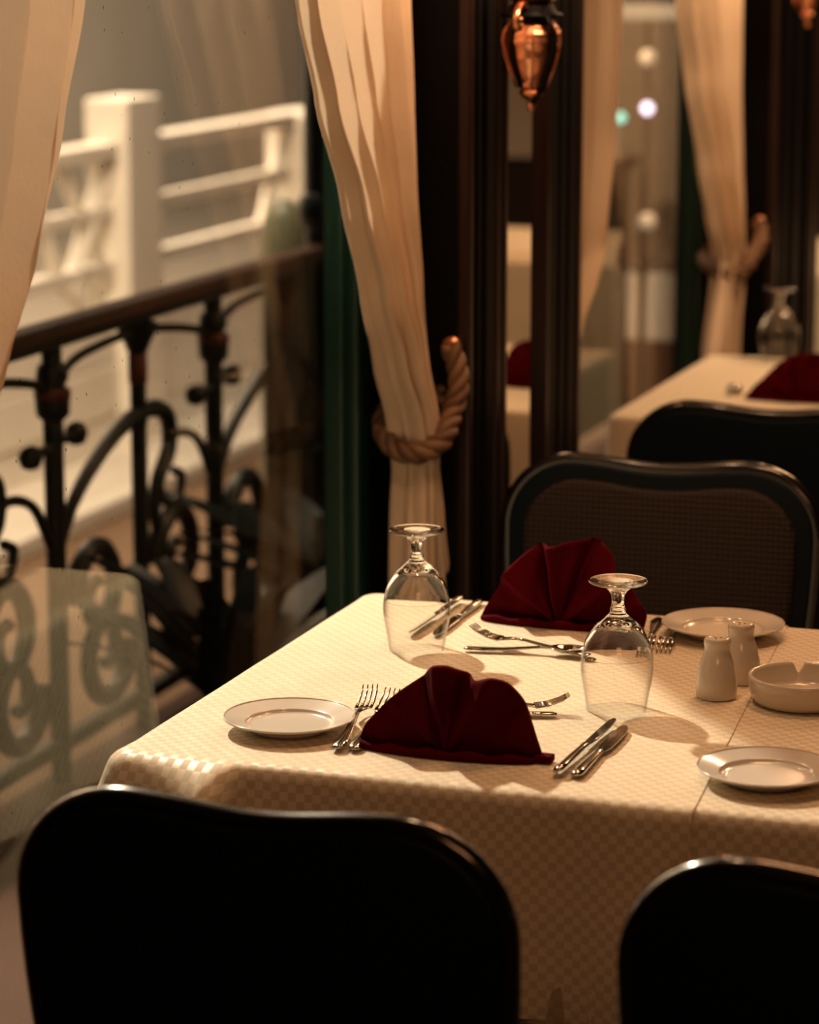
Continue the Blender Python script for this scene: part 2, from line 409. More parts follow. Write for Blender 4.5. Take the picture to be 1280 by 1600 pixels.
# ================================================================== CURTAINS
def curtain(name, label, rows, folds, seed, ztop=2.26, zbot=0.03, nu=150, nz=90, group='cream curtains at the windows', lag=0.0):
    """rows: (z, y_left, y_right, x_centre, fold amplitude), any order"""
    rng = random.Random(seed)
    tab = sorted(rows)
    ph = [rng.uniform(0, 2*PI) for _ in range(6)]
    wv = [rng.uniform(0.6, 1.4) for _ in range(folds)]
    cum = [0]
    for q in wv: cum.append(cum[-1]+q)
    cum = [c/cum[-1] for c in cum]
    amp = [rng.uniform(0.75, 1.25) for _ in range(folds)]
    def fold(u):
        for k in range(folds):
            if u <= cum[k+1] + 1e-9:
                t = (u-cum[k])/(cum[k+1]-cum[k])
                return amp[k]*math.sin(2*PI*t), amp[k]*math.sin(4*PI*t)
        return 0, 0
    v = []; f = []
    for j in range(nz+1):
        z = ztop + (zbot-ztop)*j/nz
        yl, yr, xc, A = (interp(tab, z, k) for k in (1, 2, 3, 4))
        wd = yr-yl
        for i in range(nu+1):
            u = i/nu
            s, s2 = fold(u)
            y = yl + wd*u + 0.25*A*s2*min(1.0, 0.9)
            x = xc + A*s + 0.004*math.sin(3*z + 9*u + ph[0]) + 0.002*math.sin(7*z + 17*u + ph[1])
            v.append((x, y + 0.003*math.sin(5*z + 6*u + ph[2]), z))
    for j in range(nz):
        for i in range(nu):
            a = j*(nu+1)+i
            f.append((a, a+1, a+nu+2, a+nu+1))
    o = mesh_obj(name, v, f, M_curtain)
    return tag(o, label, 'curtain', group)

curtain('curtain', 'cream curtain gathered by a rope at the pier behind the front table',
        [(2.26, 3.62, 4.50, .10, .022), (1.622, 4.000, 4.50, .10, .024), (1.473, 4.083, 4.515, .10, .025), (1.319, 4.191, 4.512, .105, .027),
         (1.160, 4.287, 4.522, .11, .030), (1.039, 4.369, 4.526, .11, .034), (.938, 4.432, 4.531, .115, .036), (.893, 4.452, 4.540, .115, .034),
         (.849, 4.459, 4.537, .115, .032), (.771, 4.448, 4.575, .115, .034), (.618, 4.437, 4.640, .115, .036), (.03, 4.40, 4.72, .115, .040)], 5, 3)
curtain('curtain', 'cream curtain at the left edge, sweeping out of the picture',
        [(2.26, 2.55, 3.50, .10, .024), (1.65, 2.62, 3.281, .10, .025), (1.491, 2.62, 3.213, .10, .025), (1.362, 2.62, 3.143, .10, .027),
         (1.233, 2.62, 3.022, .105, .03), (1.183, 2.60, 2.974, .105, .03), (.93, 2.56, 2.70, .115, .04), (.85, 2.56, 2.68, .115, .036), (.03, 2.50, 2.80, .115, .04)], 5, 11)
curtain('curtain', 'narrow cream curtain beside the dark pier, left of the second window',
        [(2.26, 5.30, 5.93, .08, .022), (1.588, 5.34, 5.90, .08, .025), (1.337, 5.34, 5.86, .08, .025), (1.089, 5.32, 5.74, .085, .025),
         (1.033, 5.31, 5.65, .09, .025), (.964, 5.30, 5.52, .09, .028), (.90, 5.28, 5.40, .10, .034), (.82, 5.28, 5.39, .10, .034), (.03, 5.27, 5.48, .10, .036)], 6, 5)
curtain('curtain', 'cream curtain tied back behind the far table',
        [(2.26, 5.95, 6.95, .09, .026), (1.562, 6.330, 6.955, .09, .03), (1.383, 6.43, 6.965, .09, .03), (1.183, 6.58, 6.965, .095, .03),
         (1.058, 6.68, 6.960, .10, .03), (.962, 6.790, 6.950, .10, .032), (.901, 6.790, 6.940, .10, .032), (.713, 6.735, 6.99, .09, .032), (.03, 6.74, 7.0, .085, .030)], 5, 8)

# rope tiebacks
def tieback(label, path, r_strand, r_helix, pitch):
    t = thing('rope_tieback', label, 'tieback', path[0], 0, 'rope tiebacks')
    o0 = Vector(path[0])
    pts = catmull([Vector(p)-o0 for p in path], 14)
    L = [0.0]
    for a, b in zip(pts, pts[1:]): L.append(L[-1]+(b-a).length)
    fr = []; prev = None
    for i, p in enumerate(pts):
        tg = (pts[min(i+1, len(pts)-1)] - pts[max(i-1, 0)]).normalized()
        x = tg.cross(Vector((0, 0, 1))) if prev is None else prev - tg*prev.dot(tg)
        x.normalize(); prev = x; fr.append((p, x, tg.cross(x), L[i]))
    for k in range(3):
        sp = [p + x*(math.cos(2*PI*(l/pitch + k/3))*r_helix) + y*(math.sin(2*PI*(l/pitch + k/3))*r_helix) for p, x, y, l in fr]
        MB().tube(sp, r_strand, 8).obj('rope_strand', M_rope if k < 2 else M_rope_dark, t)
    MB().lathe([(0.001, 0), (0.016, 0), (0.016, 0.006), (0.006, 0.012), (0.006, 0.03), (0.012, 0.034), (0.012, 0.04), (0.001, 0.042)], n=16).xf(
        Matrix.Rotation(-PI/2, 4, 'X')).obj('hook', M_copper, t)
    return t
# hook on the pier's near face, round the bunch, back to the hook
def loop(c, rad, hook, zs):
    """from the hook, round the front of the bunch at c, round the back and up again"""
    rx, ry = math.cos(math.radians(19)), math.sin(math.radians(19))
    p = list(hook)
    for dg, z in zs:
        a = math.radians(dg)
        p.append((c[0] + rad*(math.cos(a)*rx + math.sin(a)*ry), c[1] + rad*(math.cos(a)*ry - math.sin(a)*rx), z))
    return p
tieback('twisted gold rope tying the cream curtain nearest the front table',
        loop((.113, 4.497), .058, [(.160, 4.532, 1.050), (.174, 4.527, 1.010), (.176, 4.522, .972)],
             [(5, .942), (40, .906), (75, .886), (110, .884), (145, .898), (180, .922), (225, .945), (280, .960), (325, .965)]), .0098, .0092, .075)
tieback('twisted rope tying the far curtain, behind the far table',
        loop((.10, 6.865), .056, [(.150, 6.968, 1.02), (.160, 6.95, .99), (.160, 6.92, .965)],
             [(10, .950), (50, .925), (90, .915), (135, .925), (180, .945), (240, .960), (300, .965)]), .011, .010, .085)

# ================================================================== SCONCES (copper wall lanterns)
def sconce(loc, label):
    t = thing('wall_sconce', label, 'sconce', loc, 0, 'copper wall lanterns'); t.scale = (1, 1, .70)
    dx = loc[0] - PX
    n = 8
    MB().lathe([(.004, -.165), (.006, -.16), (.008, -.150), (.004, -.142), (.012, -.134), (.018, -.128), (.020, -.120), (.014, -.112)], n=16).obj('finial', M_copper, t)
    MB().lathe([(.012, -.114), (.022, -.110), (.0245, -.104), (.022, -.098), (.027, -.090), (.034, -.066), (.039, -.044), (.0405, -.040), (.040, -.036), (.0435, -.012), (.046, -.006), (.0465, .001), (.0445, .006), (.0455, .012), (.044, .020), (.040, .026), (.041, .031), (.035, .040), (.028, .048), (.022, .056)], n=40).obj('lantern_body', M_copper, t)
    for k in range(n):
        a = 2*PI*k/n + math.radians(19)
        pts = [Vector((r*math.cos(a), r*math.sin(a), z)) for r, z in ((.025, -.108), (.036, -.07), (.0435, -.035), (.0475, 0), (.046, .02), (.032, .047), (.024, .056))]
        MB().tube(pts, .0034 if k % 2 else .0022, 6).obj('strap', M_wood if k % 2 else M_copper, t)
    MB().lathe([(.001, .052), (.050, .052), (.052, .060), (.040, .068), (.036, .082), (.030, .086), (.001, .088)], n=16).obj('collar', M_wood, t)
    MB().lathe([(.030, .085), (.047, .10), (.050, .13), (.040, .16), (.020, .18), (.008, .19), (.004, .22)], n=n).obj('crown', M_copper, t, smooth=False)
    for s in (-1, 1):
        MB().tube(catmull([(0.0, s*.03, .075), (0.0, s*.060, .085), (.0, s*.085, .060), (0, s*.080, .030), (0, s*.064, .040), (0, s*.070, .055)], 6), .0065, 8).obj('scroll', M_copper, t)
    # front dark stem
    MB().tube([(.03, -.034, .07), (.047, -.030, .02), (.045, -.026, -.03), (.024, -.012, -.108), (.0, 0, -.15)], .0055, 8).obj('stem', M_wood, t)
    MB().tube([(0, 0, .19), (0, 0, .24), (-dx*.5, 0, .27), (-dx+.012, 0, .22)], .008, 8).obj('arm', M_copper, t)
    MB().box(-dx+.0, -dx+.016, -.035, .035, .12, .34, .005).obj('backplate', M_copper, t)
    MB().lathe([(.001, .225), (.018, .23), (.022, .25), (.012, .28), (.001, .29)], c=(.03, 0, .0), n=16).obj('bulb', M_bulb, t)
    l = lamp('sconce_accent_light', 'POINT', (0.10, -0.13, 0.36), 5.0, (1.0, 0.58, 0.30), shadow_soft_size=0.03)  # added point light off the bulb, puts highlights on the copper
    l.parent = t
    return t
sconce((.272, 4.610, 1.550), 'copper lantern sconce in front of the tall mirror on the near pier')
sconce((.268, 6.92, 1.61), 'copper lantern sconce at the top right corner, on the far pier')

# ================================================================== TABLES AND CLOTHS
def arc(cx, cy, r, a0, a1, n):
    return [(cx + r*math.cos(a0+(a1-a0)*i/n), cy + r*math.sin(a0+(a1-a0)*i/n), a0+(a1-a0)*i/n) for i in range(n+1)]
def cloth(name, path, z, drop, mat, flare=None, wave=0.008, seed=1, label='', group=None, qn=16):
    """path: list of (x, y, outward angle, (corner x, corner y) or None) from one end to the other; top is the closed polygon"""
    rng = random.Random(seed); ph = [rng.uniform(0, 6.28) for _ in range(4)]
    v = []; uv = []; f = []; n = len(path); R = 0.017
    for (x, y, a, cn) in path:
        v.append((x - .008*math.cos(a), y - .008*math.sin(a), z)); uv.append((x - .008*math.cos(a), y - .008*math.sin(a)))
    f.append(tuple(range(n)))
    s = [0.0]
    for p, q in zip(path, path[1:]): s.append(s[-1] + math.hypot(q[0]-p[0], q[1]-p[1]))
    rows = [0.0]
    qs = [0.0, 0.004, 0.009, 0.014, 0.020, 0.027] + [0.027 + (drop-0.027)*(k+1)/qn for k in range(qn)]
    for q in qs:
        for i, (x, y, a, cn) in enumerate(path):
            nx, ny = math.cos(a), math.sin(a)
            if q < R*PI/2:
                o = R*math.sin(q/R) - 0; dz = R*(1-math.cos(q/R))
            else:
                o = R; dz = R + q - R*PI/2
            k = min(1.0, q/drop)
            o += wave*k*(math.sin(s[i]*23 + ph[0]) + 0.6*math.sin(s[i]*41 + ph[1])) + 0.012*k
            if cn is not None: o += 0.02*k
            ex = ey = 0.0
            if flare: ex, ey = flare(x, y, q)
            v.append((x + nx*o + ex, y + ny*o + ey, z - dz))
            uv.append((x + nx*q, y + ny*q))
    for r in range(len(qs)):
        for i in range(n-1):
            a0 = r*n+i; b0 = (r+1)*n+i
            f.append((a0, b0, b0+1, a0+1))
    o = mesh_obj(name, v, f, mat, None, True, uv)
    me = o.data
    me.polygons[0].use_smooth = False
    tag(o, label, 'tablecloth', group)
    return o
def lin(x0, y0, x1, y1, a, n):
    return [(x0+(x1-x0)*i/n, y0+(y1-y0)*i/n, a, None) for i in range(n+1)]
def corner(cx, cy, r, a0, a1, n=8):
    return [(x, y, a, (cx, cy)) for x, y, a in arc(cx, cy, r, a0, a1, n)]

def table(loc_xy, wx, wy, label, group='dining tables'):
    t = thing('dining_table', label, 'table', (loc_xy[0], loc_xy[1], 0), 0, group)
    MB().box(-wx/2+.012, wx/2-.012, -wy/2+.012, wy/2-.012, .705, .736, .006).obj('table_top', M_wood, t, smooth=False)
    MB().lathe([(.035, .03), (.04, .06), (.03, .12), (.032, .5), (.045, .68), (.06, .705)], n=20, capend=True).obj('column', M_iron, t)
    MB().box(-.25, .25, -.03, .03, 0, .035, .01).box(-.03, .03, -.25, .25, 0, .035, .01).obj('foot', M_iron, t)
    return t

# --- front pair of tables
TX0, TX1, TY0, TY1, TZ = .200, .905, 3.135, 4.030, .740
table(((TX0+TX1)/2, (TY0+TY1)/2), TX1-TX0-.01, TY1-TY0, 'front dining table under the cream cloth beside the window')
table(((TX1+1.60)/2, (TY0+TY1)/2), 1.60-TX1-.01, TY1-TY0, 'front dining table joined on the right, under the shaker-and-ashtray side')
r = .014
def flareA(x, y, q):
    # front left corner: the cloth stands out from the table edge in a cone
    if y > TY0 + 0.05: return (0, 0)
    p = (x - TX0)/0.135
    k = 0.0 if p < 0 else (p**.9 if p < 1 else max(0.0, 1-(p-1)/.16))
    F = 1.5*min(q, 0.046)
    return (-0.25*min(q, .08)*max(0.0, 1-p*2.5), -F*k - 0.25*min(q, .08)*max(0.0, 1-p*2.5))
pathA = (lin(.838, TY1-.0, TX0+r, TY1, PI/2, 24)[:-1] + corner(TX0+r, TY1-r, r, PI/2, PI) +
         lin(TX0, TY1-r, TX0, TY0+r, PI, 24)[1:-1] + corner(TX0+r, TY0+r, r, PI, 1.5*PI, 8) + lin(TX0+r, TY0, .916, TY0, 1.5*PI, 60)[1:])
clothA = cloth('tablecloth', pathA, TZ+.0030, .285, M_cloth, flareA, seed=4, label='cream checked damask tablecloth on the front table, left half', group='cream tablecloths')
pathB = (lin(.80, TY0+.004, 1.60-r, TY0+.004, 1.5*PI, 30)[:-1] + corner(1.60-r, TY0+.004+r, r, 1.5*PI, 2*PI) + lin(1.60, TY0+r, 1.60, TY1-r, 0, 24)[1:-1] +
         corner(1.60-r, TY1-r-.004, r, 0, PI/2) + lin(1.60-r, TY1-.004, .80, TY1-.004, PI/2, 30)[1:])
clothB = cloth('tablecloth', pathB, TZ+.0015, .290, M_cloth, None, seed=9, label='cream checked damask tablecloth on the front table, right half under the ashtray', group='cream tablecloths')
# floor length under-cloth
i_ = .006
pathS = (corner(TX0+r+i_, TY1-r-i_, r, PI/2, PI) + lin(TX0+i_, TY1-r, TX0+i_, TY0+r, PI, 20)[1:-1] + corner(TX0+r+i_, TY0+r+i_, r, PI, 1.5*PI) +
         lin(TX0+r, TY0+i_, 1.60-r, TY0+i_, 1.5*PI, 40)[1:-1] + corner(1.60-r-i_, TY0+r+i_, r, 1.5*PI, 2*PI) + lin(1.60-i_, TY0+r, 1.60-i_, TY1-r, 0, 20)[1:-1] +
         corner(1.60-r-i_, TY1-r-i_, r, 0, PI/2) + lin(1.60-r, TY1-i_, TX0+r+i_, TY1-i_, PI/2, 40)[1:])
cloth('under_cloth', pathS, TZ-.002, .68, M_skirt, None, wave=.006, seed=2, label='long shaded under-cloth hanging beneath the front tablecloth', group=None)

def full_cloth(x0, x1, y0, y1, drop, label, seed):
    p = (lin(x0+r, y0, x1-r, y0, 1.5*PI, 30)[:-1] + corner(x1-r, y0+r, r, 1.5*PI, 2*PI) + lin(x1, y0+r, x1, y1-r, 0, 24)[1:-1] + corner(x1-r, y1-r, r, 0, PI/2) +
         lin(x1-r, y1, x0+r, y1, PI/2, 30)[1:-1] + corner(x0+r, y1-r, r, PI/2, PI) + lin(x0, y1-r, x0, y0+r, PI, 24)[1:-1] + corner(x0+r, y0+r, r, PI, 1.5*PI))
    return cloth('tablecloth', p, TZ+.003, drop, M_cloth, None, wave=.012, seed=seed, label=label, group='cream tablecloths')
table((.475, 6.175), .68, .86, 'second dining table, behind the front chairs by the second window')
full_cloth(.125, .825, 5.735, 6.615, .42, 'cream tablecloth on the second table by the second window', 21)
table((.90, 8.80), 1.56, .88, 'far dining table seen only in the pier mirror')
full_cloth(.12, 1.70, 8.35, 9.25, .62, 'cream tablecloth of the far table, seen in the mirror', 22)

# ================================================================== CHAIRS
def back_outline(hw, z0, z1, inset=0.0, n=10):
    """rounded shield with raised shoulders and a shallow dip in the top edge"""
    hw -= inset; zt = z1 - inset; zb = z0 + inset
    R = 0.115 - inset*0.6
    pts = []
    hb = hw*0.90
    # bottom left -> bottom right -> up the right side -> top -> left side
    rb = 0.05
    for k in range(5):
        a = PI + (PI/2)*k/4; pts.append((-hb+rb + rb*math.cos(a), zb+rb + rb*math.sin(a)))
    for k in range(5):
        a = 1.5*PI + (PI/2)*k/4; pts.append((hb-rb + rb*math.cos(a), zb+rb + rb*math.sin(a)))
    zs = zt - R
    for k in range(1, 6):
        t = k/6; pts.append((hb + (hw-hb)*math.sin(t*PI/2), zb+rb + (zs-zb-rb)*t))
    for k in range(n+1):
        a = (PI/2)*k/n; pts.append((hw-R + R*math.cos(a), zs + R*math.sin(a)*0.97))
    xr = hw-R
    for k in range(1, 16):
        x = xr - 2*xr*k/16; pts.append((x, zt - 0.0035 - 0.011*(0.5+0.5*math.cos(PI*x/xr))))
    for k in range(n+1):
        a = PI/2 + (PI/2)*k/n; pts.append((-hw+R + R*math.cos(a), zs + R*math.sin(a)*0.97))
    for k in range(5, 0, -1):
        t = k/6; pts.append((-(hb + (hw-hb)*math.sin(t*PI/2)), zb+rb + (zs-zb-rb)*t))
    return pts
def make_chair(label, group):
    t = thing('dining_chair', label, 'chair', (0, 0, 0), 0, group)
    T = Matrix.Translation((0, -.235, 0)) @ Matrix.Translation((0, 0, .42)) @ Matrix.Rotation(math.radians(5), 4, 'X') @ Matrix.Translation((0, 0, -.42))
    out = back_outline(.263, .40, .866, 0.004)
    auto_smooth(MB().prism(out, .030, b=.006).xf(T).obj('back_shell', M_shell, t))
    rim = [(x, 0, z) for x, z in back_outline(.263, .40, .866)]
    MB().tube(rim, .0125, 10, closed=True, up=(0, 1, 0)).xf(T).obj('back_rim', M_rim, t)
    inn = back_outline(.263, .40, .866, 0.032)
    auto_smooth(MB().prism(inn, .022, b=.009).xf(T @ Matrix.Translation((0, .016, 0))).obj('back_cushion', M_weave, t))
    so = []
    for k in range(28):
        a = 2*PI*k/28; c, s = math.cos(a), math.sin(a)
        so.append((.235*math.copysign(abs(c)**.5, c), .225*math.copysign(abs(s)**.5, s)))
    R90 = Matrix.Rotation(PI/2, 4, 'X')
    auto_smooth(MB().prism(so, .05, b=.012).xf(Matrix.Translation((0, .0, .405)) @ R90).obj('seat_frame', M_rim, t))
    auto_smooth(MB().prism([(x*.96, y*.96) for x, y in so], .06, b=.024).xf(Matrix.Translation((0, .0, .455)) @ R90).obj('seat_cushion', M_weave, t))
    for sx in (-1, 1):
        MB().tube([(sx*.20, .19, .40), (sx*.20, .195, .2), (sx*.205, .20, 0)], [.019, .017, .012], 10).obj('leg', M_rim, t)
        MB().tube([(sx*.205, -.19, .42), (sx*.21, -.22, .2), (sx*.215, -.26, 0)], [.019, .017, .013], 10).obj('leg', M_rim, t)
        MB().tube([(sx*.19, -.19, .38), (sx*.20, -.215, .46), (sx*.205, -.232, .52)], .014, 8).obj('back_support', M_rim, t)
    return t
ch = make_chair('dark padded dining chair in the left foreground, its back to the camera', 'dark dining chairs')
ch.location = (.590, 2.875, 0)
GC = 'dark dining chairs'
copy_thing(ch, (1.252, 2.85, 0), math.radians(-2), 'dark dining chair in the bottom right corner, cut off by the frame', GC)
copy_thing(ch, (.513, 4.325, 0), PI + math.radians(1.0), 'dark dining chair facing the camera at the far side of the front table', GC)
copy_thing(ch, (.560, 5.462, 0), math.radians(1.0), 'black dining chair with its back to us in front of the second table', GC)

# ================================================================== GOBLETS (upside down)
def goblet(loc, label, hgt=1.0, rz=0.0):
    t = thing('goblet', label, 'glass', loc, rz, 'upturned glass goblets')
    outer = [(.0385, 0.0), (.0395, .006), (.0425, .025), (.0462, .045), (.0472, .058), (.0462, .072), (.0425, .088), (.0365, .101), (.0285, .112), (.0190, .1205), (.0120, .1265)]
    inner = [(.0373, 0.0006), (.0382, .006), (.0411, .025), (.0447, .045), (.0457, .058), (.0446, .072), (.0405, .087), (.0335, .099), (.0240, .109), (.0120, .1145), (.0005, .1160)]
    rim = [(.0373, .0006), (.0376, .0), (.0382, -.0002), (.0385, 0.0)]
    ci = catmull([(a, 0, b) for a, b in inner], 4); co = catmull([(a, 0, b) for a, b in outer], 4)
    ni, no = 4*5, 4*5                       # the wall is thin up to here, thick above
    prof = [(p.x, p.z) for p in reversed(ci[:ni+1])] + [(.0376, .0), (.0382, -.0002)] + [(p.x, p.z) for p in co[:no+1]]
    MB().lathe(prof, n=72).obj('bowl', M_bowl, t)
    prof = [(max(p.x, .0003), p.z) for p in reversed(ci[ni:])] + [(p.x, p.z) for p in co[no:]]
    MB().lathe([(max(p.x, .0003), p.z) for p in reversed(ci[ni:])] , n=72).add(*(lambda m: (m.v, m.f))(MB().lathe([(p.x, p.z) for p in co[no:]], n=72))).add(
        *(lambda m: (m.v, m.f))(MB().lathe([(ci[ni].x, ci[ni].z), (co[no].x, co[no].z)], n=72))).obj('bowl_base', M_glass, t)
    stem = catmull([(.0120, 0, .1265), (.0098, 0, .1305), (.0104, 0, .1335), (.0086, 0, .1375), (.0080, 0, .1450), (.0092, 0, .1525), (.0125, 0, .1580)], 5)
    MB().lathe([(p.x, p.z*hgt) for p in stem], n=48).obj('stem', M_glass, t)
    foot = catmull([(.0125, 0, .1580), (.0190, 0, .1625), (.0290, 0, .1660), (.0365, 0, .1683), (.0385, 0, .1700), (.0372, 0, .1716), (.0300, 0, .1713), (.0180, 0, .1702), (.0080, 0, .1697), (.0002, 0, .1696)], 5)
    MB().lathe([(max(p.x, .0002), p.z*hgt) for p in foot], n=72).obj('foot', M_glass, t)
    return t
ZA = TZ + .0034          # top of the left cloth
ZB = TZ + .0018
goblet((.376, 3.725, ZA), 'upturned goblet beside the knives near the window, left one')
goblet((.722, 3.510, ZA), 'upturned goblet in the middle, in front of the shakers')
goblet((.292, 6.560, TZ+.0034), 'upturned goblet on the second table, blurred at the right edge')

# ================================================================== NAPKINS
def napkin(loc, pts, label, pleats, amp, seed, rz=0.0, thick=.020, tail=None):
    t = thing('napkin', label, 'napkin', loc, rz, 'folded burgundy napkins')
    rng = random.Random(seed)
    pol = sorted([(math.atan2(z, x), math.hypot(x, z)) for x, z in pts])
    cm = catmull([(a, rr, 0) for a, rr in pol], 10)
    na = 140; nr = 22
    def rad(a):
        for p, q in zip(cm, cm[1:]):
            if p.x <= a <= q.x + 1e-9:
                return p.y + (q.y-p.y)*(a-p.x)/max(1e-9, q.x-p.x)
        return cm[-1].y if a > cm[-1].x else cm[0].y
    a0, a1 = pol[0][0], pol[-1][0]
    def pl(a):
        s = 0
        for (c, wdt, h) in pleats:
            d = (a-c)/wdt; s += h*math.exp(-d*d)
        return s
    v = []; f = []
    for side in (-1, 1):
        for j in range(nr+1):
            rho = j/nr
            for i in range(na+1):
                a = a0 + (a1-a0)*i/na; R_ = rad(a)*rho
                base = .0035 + thick*(1-rho)**1.3*max(0.15, math.sin(a)) + 0.006*math.sin(PI*rho)
                d = amp*pl(a)*rho**.8
                y = (-(base) - d) if side < 0 else (base*1.4 - d*0.75)
                y += .0025*math.sin(9*rho + 5*a + seed)
                v.append((R_*math.cos(a), y, R_*math.sin(a)))
    W = na+1; H = (nr+1)*W
    for j in range(nr):
        for i in range(na):
            q = j*W+i; f.append((q, q+1, q+W+1, q+W)); f.append((H+q, H+q+W, H+q+W+1, H+q+1))
    for i in range(na):
        q = nr*W+i; f.append((q, q+1, H+q+1, H+q))
    for j in range(nr):
        q = j*W; f.append((q, q+W, H+q+W, H+q)); q = j*W+na; f.append((q, H+q, H+q+W, q+W))
    mesh_obj('folded_cloth', v, f, M_napkin, t)
    # turned-up base band
    L = abs(pts[0][0]); Rr = abs(pts[-1][0])
    bv = []; bf = []; nb = 40
    for i in range(nb+1):
        x = -L*.97 + (L+Rr)*.96*i/nb
        yy = -.010 - thick*.9*math.sin(PI*i/nb)**.6
        hh = .009 + .003*math.sin(PI*i/nb) + .002*math.sin(i*.7+seed)
        bv += [(x, yy-.004, 0.0), (x, yy-.007, hh*.5), (x, yy-.003, hh), (x, yy+.002, hh*.9), (x, yy+.004, 0)]
    for i in range(nb):
        for k in range(4): bf.append((i*5+k, (i+1)*5+k, (i+1)*5+k+1, i*5+k+1))
    mesh_obj('base_fold', bv, bf, M_napkin, t)
    if tail:
        x, y, wdt, h, ln = tail
        MB().box(x, x+ln, y-wdt/2, y+wdt/2, 0.001, h, .002).obj('corner_tip', M_napkin, t)
    return t
napkin((.583, 3.252, ZA), [(-.120, 0.000), (-.112, .024), (-.085, .056), (-.045, .088), (-.020, .110), (.004, .105), (.028, .093), (.058, .101), (.082, .082), (.100, .048), (.114, .012), (.116, 0.0)],
       'dark burgundy napkin folded in a fan, nearest the camera in front of the goblets',
       [(PI*.93, .16, .3), (PI*.76, .14, .8), (PI*.645, .10, -1.0), (PI*.55, .09, 1.1), (PI*.445, .085, -1.1), (PI*.34, .12, 1.0), (PI*.2, .14, -.3), (PI*.08, .14, .3)], .017, 2, 0, .024, (.108, -.004, .020, .010, .022))
napkin((.528, 3.935, ZA), [(-.124, 0), (-.108, .030), (-.097, .047), (-.078, .080), (-.040, .113), (-.005, .121), (.027, .123), (.065, .115), (.087, .080), (.110, .048), (.123, .029), (.119, 0)],
       'red burgundy napkin folded in a fan at the far side, before the woven chair back',
       [(PI*.90, .14, .2), (PI*.76, .16, 1.0), (PI*.62, .09, -1.1), (PI*.525, .11, 1.5), (PI*.40, .10, -1.3), (PI*.24, .14, .9), (PI*.1, .1, .3)], .034, 5, 0, .024)
napkin((.455, 6.02, TZ+.0034), [(-.122, 0), (-.100, .030), (-.074, .055), (-.026, .094), (.035, .104), (.075, .092), (.105, .045), (.12, 0)],
       'burgundy napkin on the second table, partly behind the black chair',
       [(PI*.80, .14, .6), (PI*.60, .1, -.8), (PI*.45, .12, 1.0), (PI*.25, .14, .7)], .02, 7)

# ================================================================== PLATES
def plate(loc, label, R=.085):
    t = thing('side_plate', label, 'plate', loc, 0, 'white side plates')
    k = R/.085
    up = [(.0005, .0060), (.040, .0060), (.050, .0064), (.055, .0082), (.0575, .0108), (.060, .0118), (.072, .0150), (.082, .0178), (.0845, .0186), (.0850, .0180)]
    dn = [(.0850, .0180), (.0842, .0166), (.072, .0122), (.060, .0080), (.055, .0045), (.050, .0020), (.048, .0), (.045, .0), (.044, .0018), (.0005, .0022)]
    p = [(q.x*k, q.z) for q in catmull([(a, 0, b) for a, b in up], 4)] + [(q.x*k, q.z) for q in catmull([(a, 0, b) for a, b in dn], 4)][1:]
    MB().lathe([(max(a, .0003), b) for a, b in p], n=96).obj('dish', M_china, t)
    rr = .0845*k
    MB().tube([(rr*math.cos(2*PI*i/96), rr*math.sin(2*PI*i/96), .0184) for i in range(96)], .0011, 6, closed=True).obj('rim_bead', M_china, t)
    return t
plate((.357, 3.285, ZA), 'white side plate at the left front corner of the table', .083)
plate((.763, 3.942, ZB+.003), 'white side plate at the far edge, behind the shakers', .087)
plate((.972, 3.262, ZB+.0006), 'white side plate at the right edge, nearest the camera', .083)

# ================================================================== SHAKERS AND ASHTRAY
def shaker(loc, label):
    t = thing('shaker', label, 'shaker', loc, random.uniform(0, 1), 'white china shakers')
    pr = catmull([(.0245, 0, 0), (.0265, 0, .003), (.0272, 0, .014), (.0262, 0, .028), (.0225, 0, .045), (.0182, 0, .058), (.0168, 0, .066), (.0176, 0, .072), (.0178, 0, .076), (.0160, 0, .0800), (.0120, 0, .0806), (.0090, 0, .0795), (.0003, 0, .0800)], 5)
    MB().lathe([(p.x, p.z) for p in pr], n=48, capstart=True).obj('body', M_shaker, t)
    for k in range(3):
        a = 2*PI*k/3
        MB().lathe([(.0001, .0803), (.0012, .0803), (.0012, .0796)], c=(.005*math.cos(a), .005*math.sin(a), 0), n=10).obj('pour_hole', M_rope_dark, t)
    return t
shaker((.830, 3.612, ZA), 'white china shaker standing in front, beside the ashtray')
shaker((.842, 3.700, ZA), 'white china shaker standing behind the other one, by the far plate')
at = thing('ashtray', 'round white china ashtray with a notched rim at the right edge', 'ashtray', (.941, 3.627, ZB+.0006))
v = []; f = []; na = 120
prof = [(.052, 0, 0), (.062, .002, 0), (.0665, .008, 0), (.0700, .020, 0), (.0715, .033, 1), (.0705, .0365, 1), (.0685, .0375, 1), (.0655, .0365, 1), (.0640, .033, 1), (.0600, .014, 0), (.0545, .0085, 0), (.030, .0075, 0), (.0005, .0075, 0)]
for k in range(na):
    a = 2*PI*k/na
    nt_ = max(math.exp(-((((a - c + PI) % (2*PI)) - PI)/.085)**4) for c in (math.radians(106), math.radians(-25)))
    for rr, z, m_ in prof:
        zz = z - (.013*nt_ if m_ else 0)
        v.append((rr*math.cos(a), rr*math.sin(a), zz))
P_ = len(prof)
for k in range(na):
    for i in range(P_-1):
        f.append((k*P_+i, ((k+1) % na)*P_+i, ((k+1) % na)*P_+i+1, k*P_+i+1))
mesh_obj('bowl', v, f, M_shaker, at)
MB().lathe([(.0005, .0004), (.052, .0004), (.0535, .003), (.0535, .006)], n=60).obj('foot_ring', M_shaker, at)

